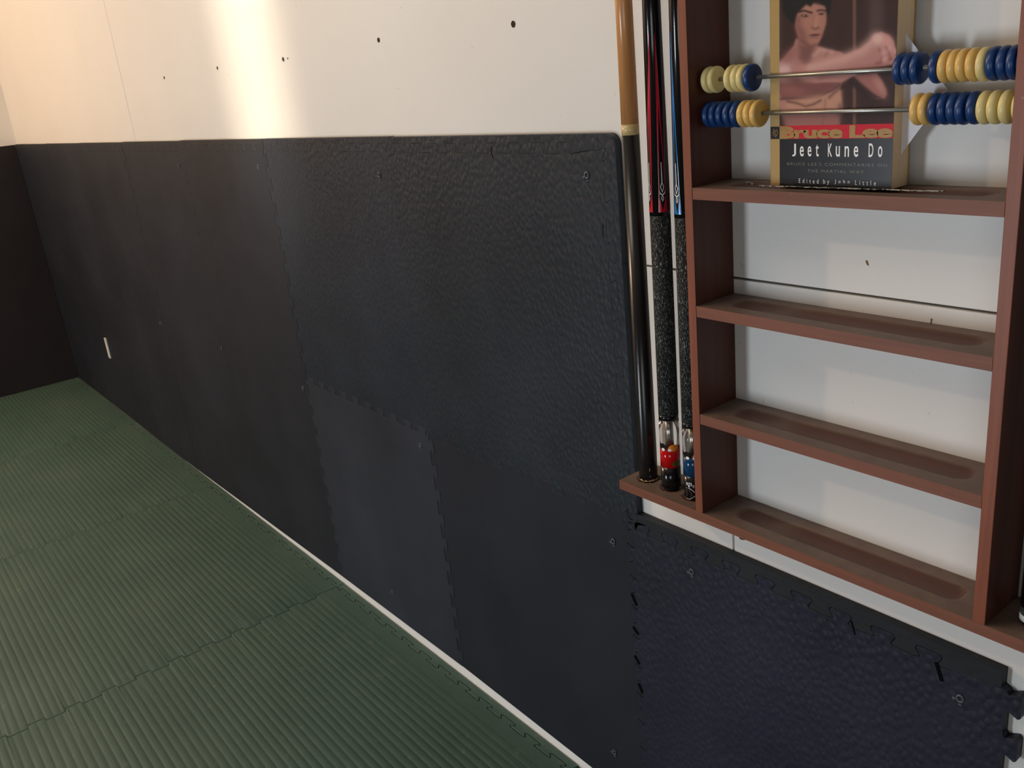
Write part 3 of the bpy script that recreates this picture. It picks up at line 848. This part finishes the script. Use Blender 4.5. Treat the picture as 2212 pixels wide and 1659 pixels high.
def fancy(i, label, col, band, lean, phase, extra):
    c = cue_root('pool_cue', i, label, lean)
    lathe('bumper', [(0, .0105), (.001, .0118), (.006, .0122)], M['rubber'], c)
    c_lab = lathe('label_sleeve', [(.0045, .0126), (.006, .0146), (Z(.7904), .0147)], M['cue_black'], c)
    c_band = lathe('colour_band', [(Z(.7904), .0147), (Z(.8225), .01465)], M[band], c)
    c_clr = lathe('clear_sleeve', [(Z(.8226), .0146), (Z(.8655), .0145)], M['acrylic'], c)
    lathe('core_pin', [(Z(.8232), .0045), (Z(.8600), .0045)], M['silver'], c_clr, 20)
    lathe('collar', [(Z(.8657), .0144), (Z(.8725), .0143)], M['cue_black'], c)
    lathe('linen_wrap', [(Z(.8725), .0145), (Z(1.163), .0141)], M['linen'], c, 48)
    rb = lambda z: .0142 + (.0116 - .0142) * (z - Z(1.163)) / .27
    c_butt = lathe('butt_sleeve', [(Z(1.163), rb(Z(1.163))), (Z(1.43), rb(Z(1.43))), (Z(1.50), .0108)], M['cue_black'], c, 48)
    lathe('wood_shaft', [(Z(1.50), .0106), (Z(2.2), .0064)], M['cue_maple'], c)
    red, blk, wht = [], [], []
    s = .0137
    for k in range(5):
        a = math.radians(phase + 72 * k) * s
        w0 = .0050
        def kite(pts): return [(a + x, Z(z)) for x, z in pts]
        red.append(kite([(-.0064, 1.168), (.0064, 1.168), (.0058, 1.180), (.0048, 1.20), (.0003, 1.392), (-.0003, 1.392), (-.0048, 1.20), (-.0058, 1.180)]))
        blk.append(kite([(0, 1.1695), (.0044, 1.1885), (.0036, 1.21), (0, 1.305), (-.0036, 1.21), (-.0044, 1.1885)]))
        W = lambda P: wht.append(kite(P))
        W([(-.0004, 1.2335), (.0004, 1.2335), (.0006, 1.2065), (-.0006, 1.2065)])
        for sg in (-1, 1):
            W([(0, 1.2085), (sg * .0026, 1.2015), (sg * .0017, 1.2015), (0, 1.2060)][::sg])
            W([(sg * .0026, 1.2015), (0, 1.1935), (0, 1.1955), (sg * .0017, 1.2015)][::sg])
            W([(0, 1.1915), (sg * .0030, 1.1940), (sg * .0042, 1.1985), (sg * .0034, 1.1925), (0, 1.1900)][::sg])
            W([(0, 1.1910), (sg * .0020, 1.1870), (sg * .0012, 1.1870), (0, 1.1893)][::sg])
            W([(sg * .0020, 1.1870), (0, 1.1820), (0, 1.1843), (sg * .0012, 1.1870)][::sg])
    cyl_patch('coloured_points', red, lambda z: rb(z) + .00015, M[col], c_butt)
    cyl_patch('point_centres', blk, lambda z: rb(z) + .00025, M['cue_black'], c_butt)
    cyl_patch('white_inlay', wht, lambda z: rb(z) + .00035, M['print_white'], c_butt)
    extra(c_band, c_lab)
    return c
def balls(c, ph, blue):
    r = .01475; A = lambda d: math.radians(ph + d) * r
    cyl_patch('printed_ball', [ell(A(-46), Z(.8235), .0068, .0062)], r + .0001, M['cue_black'], c)
    cyl_patch('printed_ball', [ell(A(18), Z(.8228), .0078, .0056)], r + .0001, M['orange'], c)
    cyl_patch('ball_spot', [ell(A(-44), Z(.8200), .0030, .0024), ell(A(-4), Z(.8200), .0026, .0024)], r + .0002, M['print_white'], c)
    if not blue: cyl_patch('printed_ball', [ell(A(40), Z(.797), .0085, .0052)], r + .0001, M['olive'], c)
def ex_red(c, l): balls(c, -45, False)
def ex_blue(c, l):
    balls(c, -38, True)
    r = .01482; a0 = math.radians(-100) * r
    def pl2(x, z):
        a = (a0 + x) / r; return ((r) * math.cos(a), (r) * math.sin(a), z)
    lettering('label_lettering', [('RTS', .0016, .0105, .0248, .0298, 1, .02)], pl2, M['print_white'], l)
    def pl3(x, z): return pl2(x, z)
    strokes('label_lines', [[(.001, .0205), (.006, .0205), (.010, .0190), (.014, .0150)], [(.001, .0035), (.006, .0030), (.009, .0050), (.014, .0090)]], .00028, pl3, M['print_white'], l)
    strokes('label_small_print', [[(.0015, .0180), (.0075, .0178)], [(.0015, .0155), (.0085, .0152)], [(.0015, .0130), (.0095, .0127)], [(.0015, .0105), (.0095, .0102)], [(.0015, .0080), (.0085, .0077)]], .00045, pl3, M['print_grey'], l)
fancy(1, 'black cue with red points, speckled linen wrap and red band at its clear end', 'ring_red', 'band_red', .0050, -46.6 + 16, ex_red)
fancy(2, 'black cue with blue points, speckled linen wrap and blue band, against the rack upright', 'ring_blue', 'band_blue', .0050, -46.6 - 50, ex_blue)
c4 = cue_root('pool_cue', 3, 'black cue with a white ring near its foot, right of the rack shelves')
lathe('bumper', [(Z(.7534), .0120), (Z(.7590), .0140)], M['rubber'], c4)
lathe('white_ring', [(Z(.7590), .0146), (Z(.7665), .0147)], M['plate'], c4)
lathe('patterned_ring', [(Z(.7665), .0147), (Z(.7760), .0147)], M['linen'], c4)
lathe('black_butt', [(Z(.7760), .0148), (Z(1.45), .0115)], M['cue_black'], c4)
lathe('wood_shaft', [(Z(1.45), .0113), (Z(2.2), .0064)], M['cue_maple'], c4)
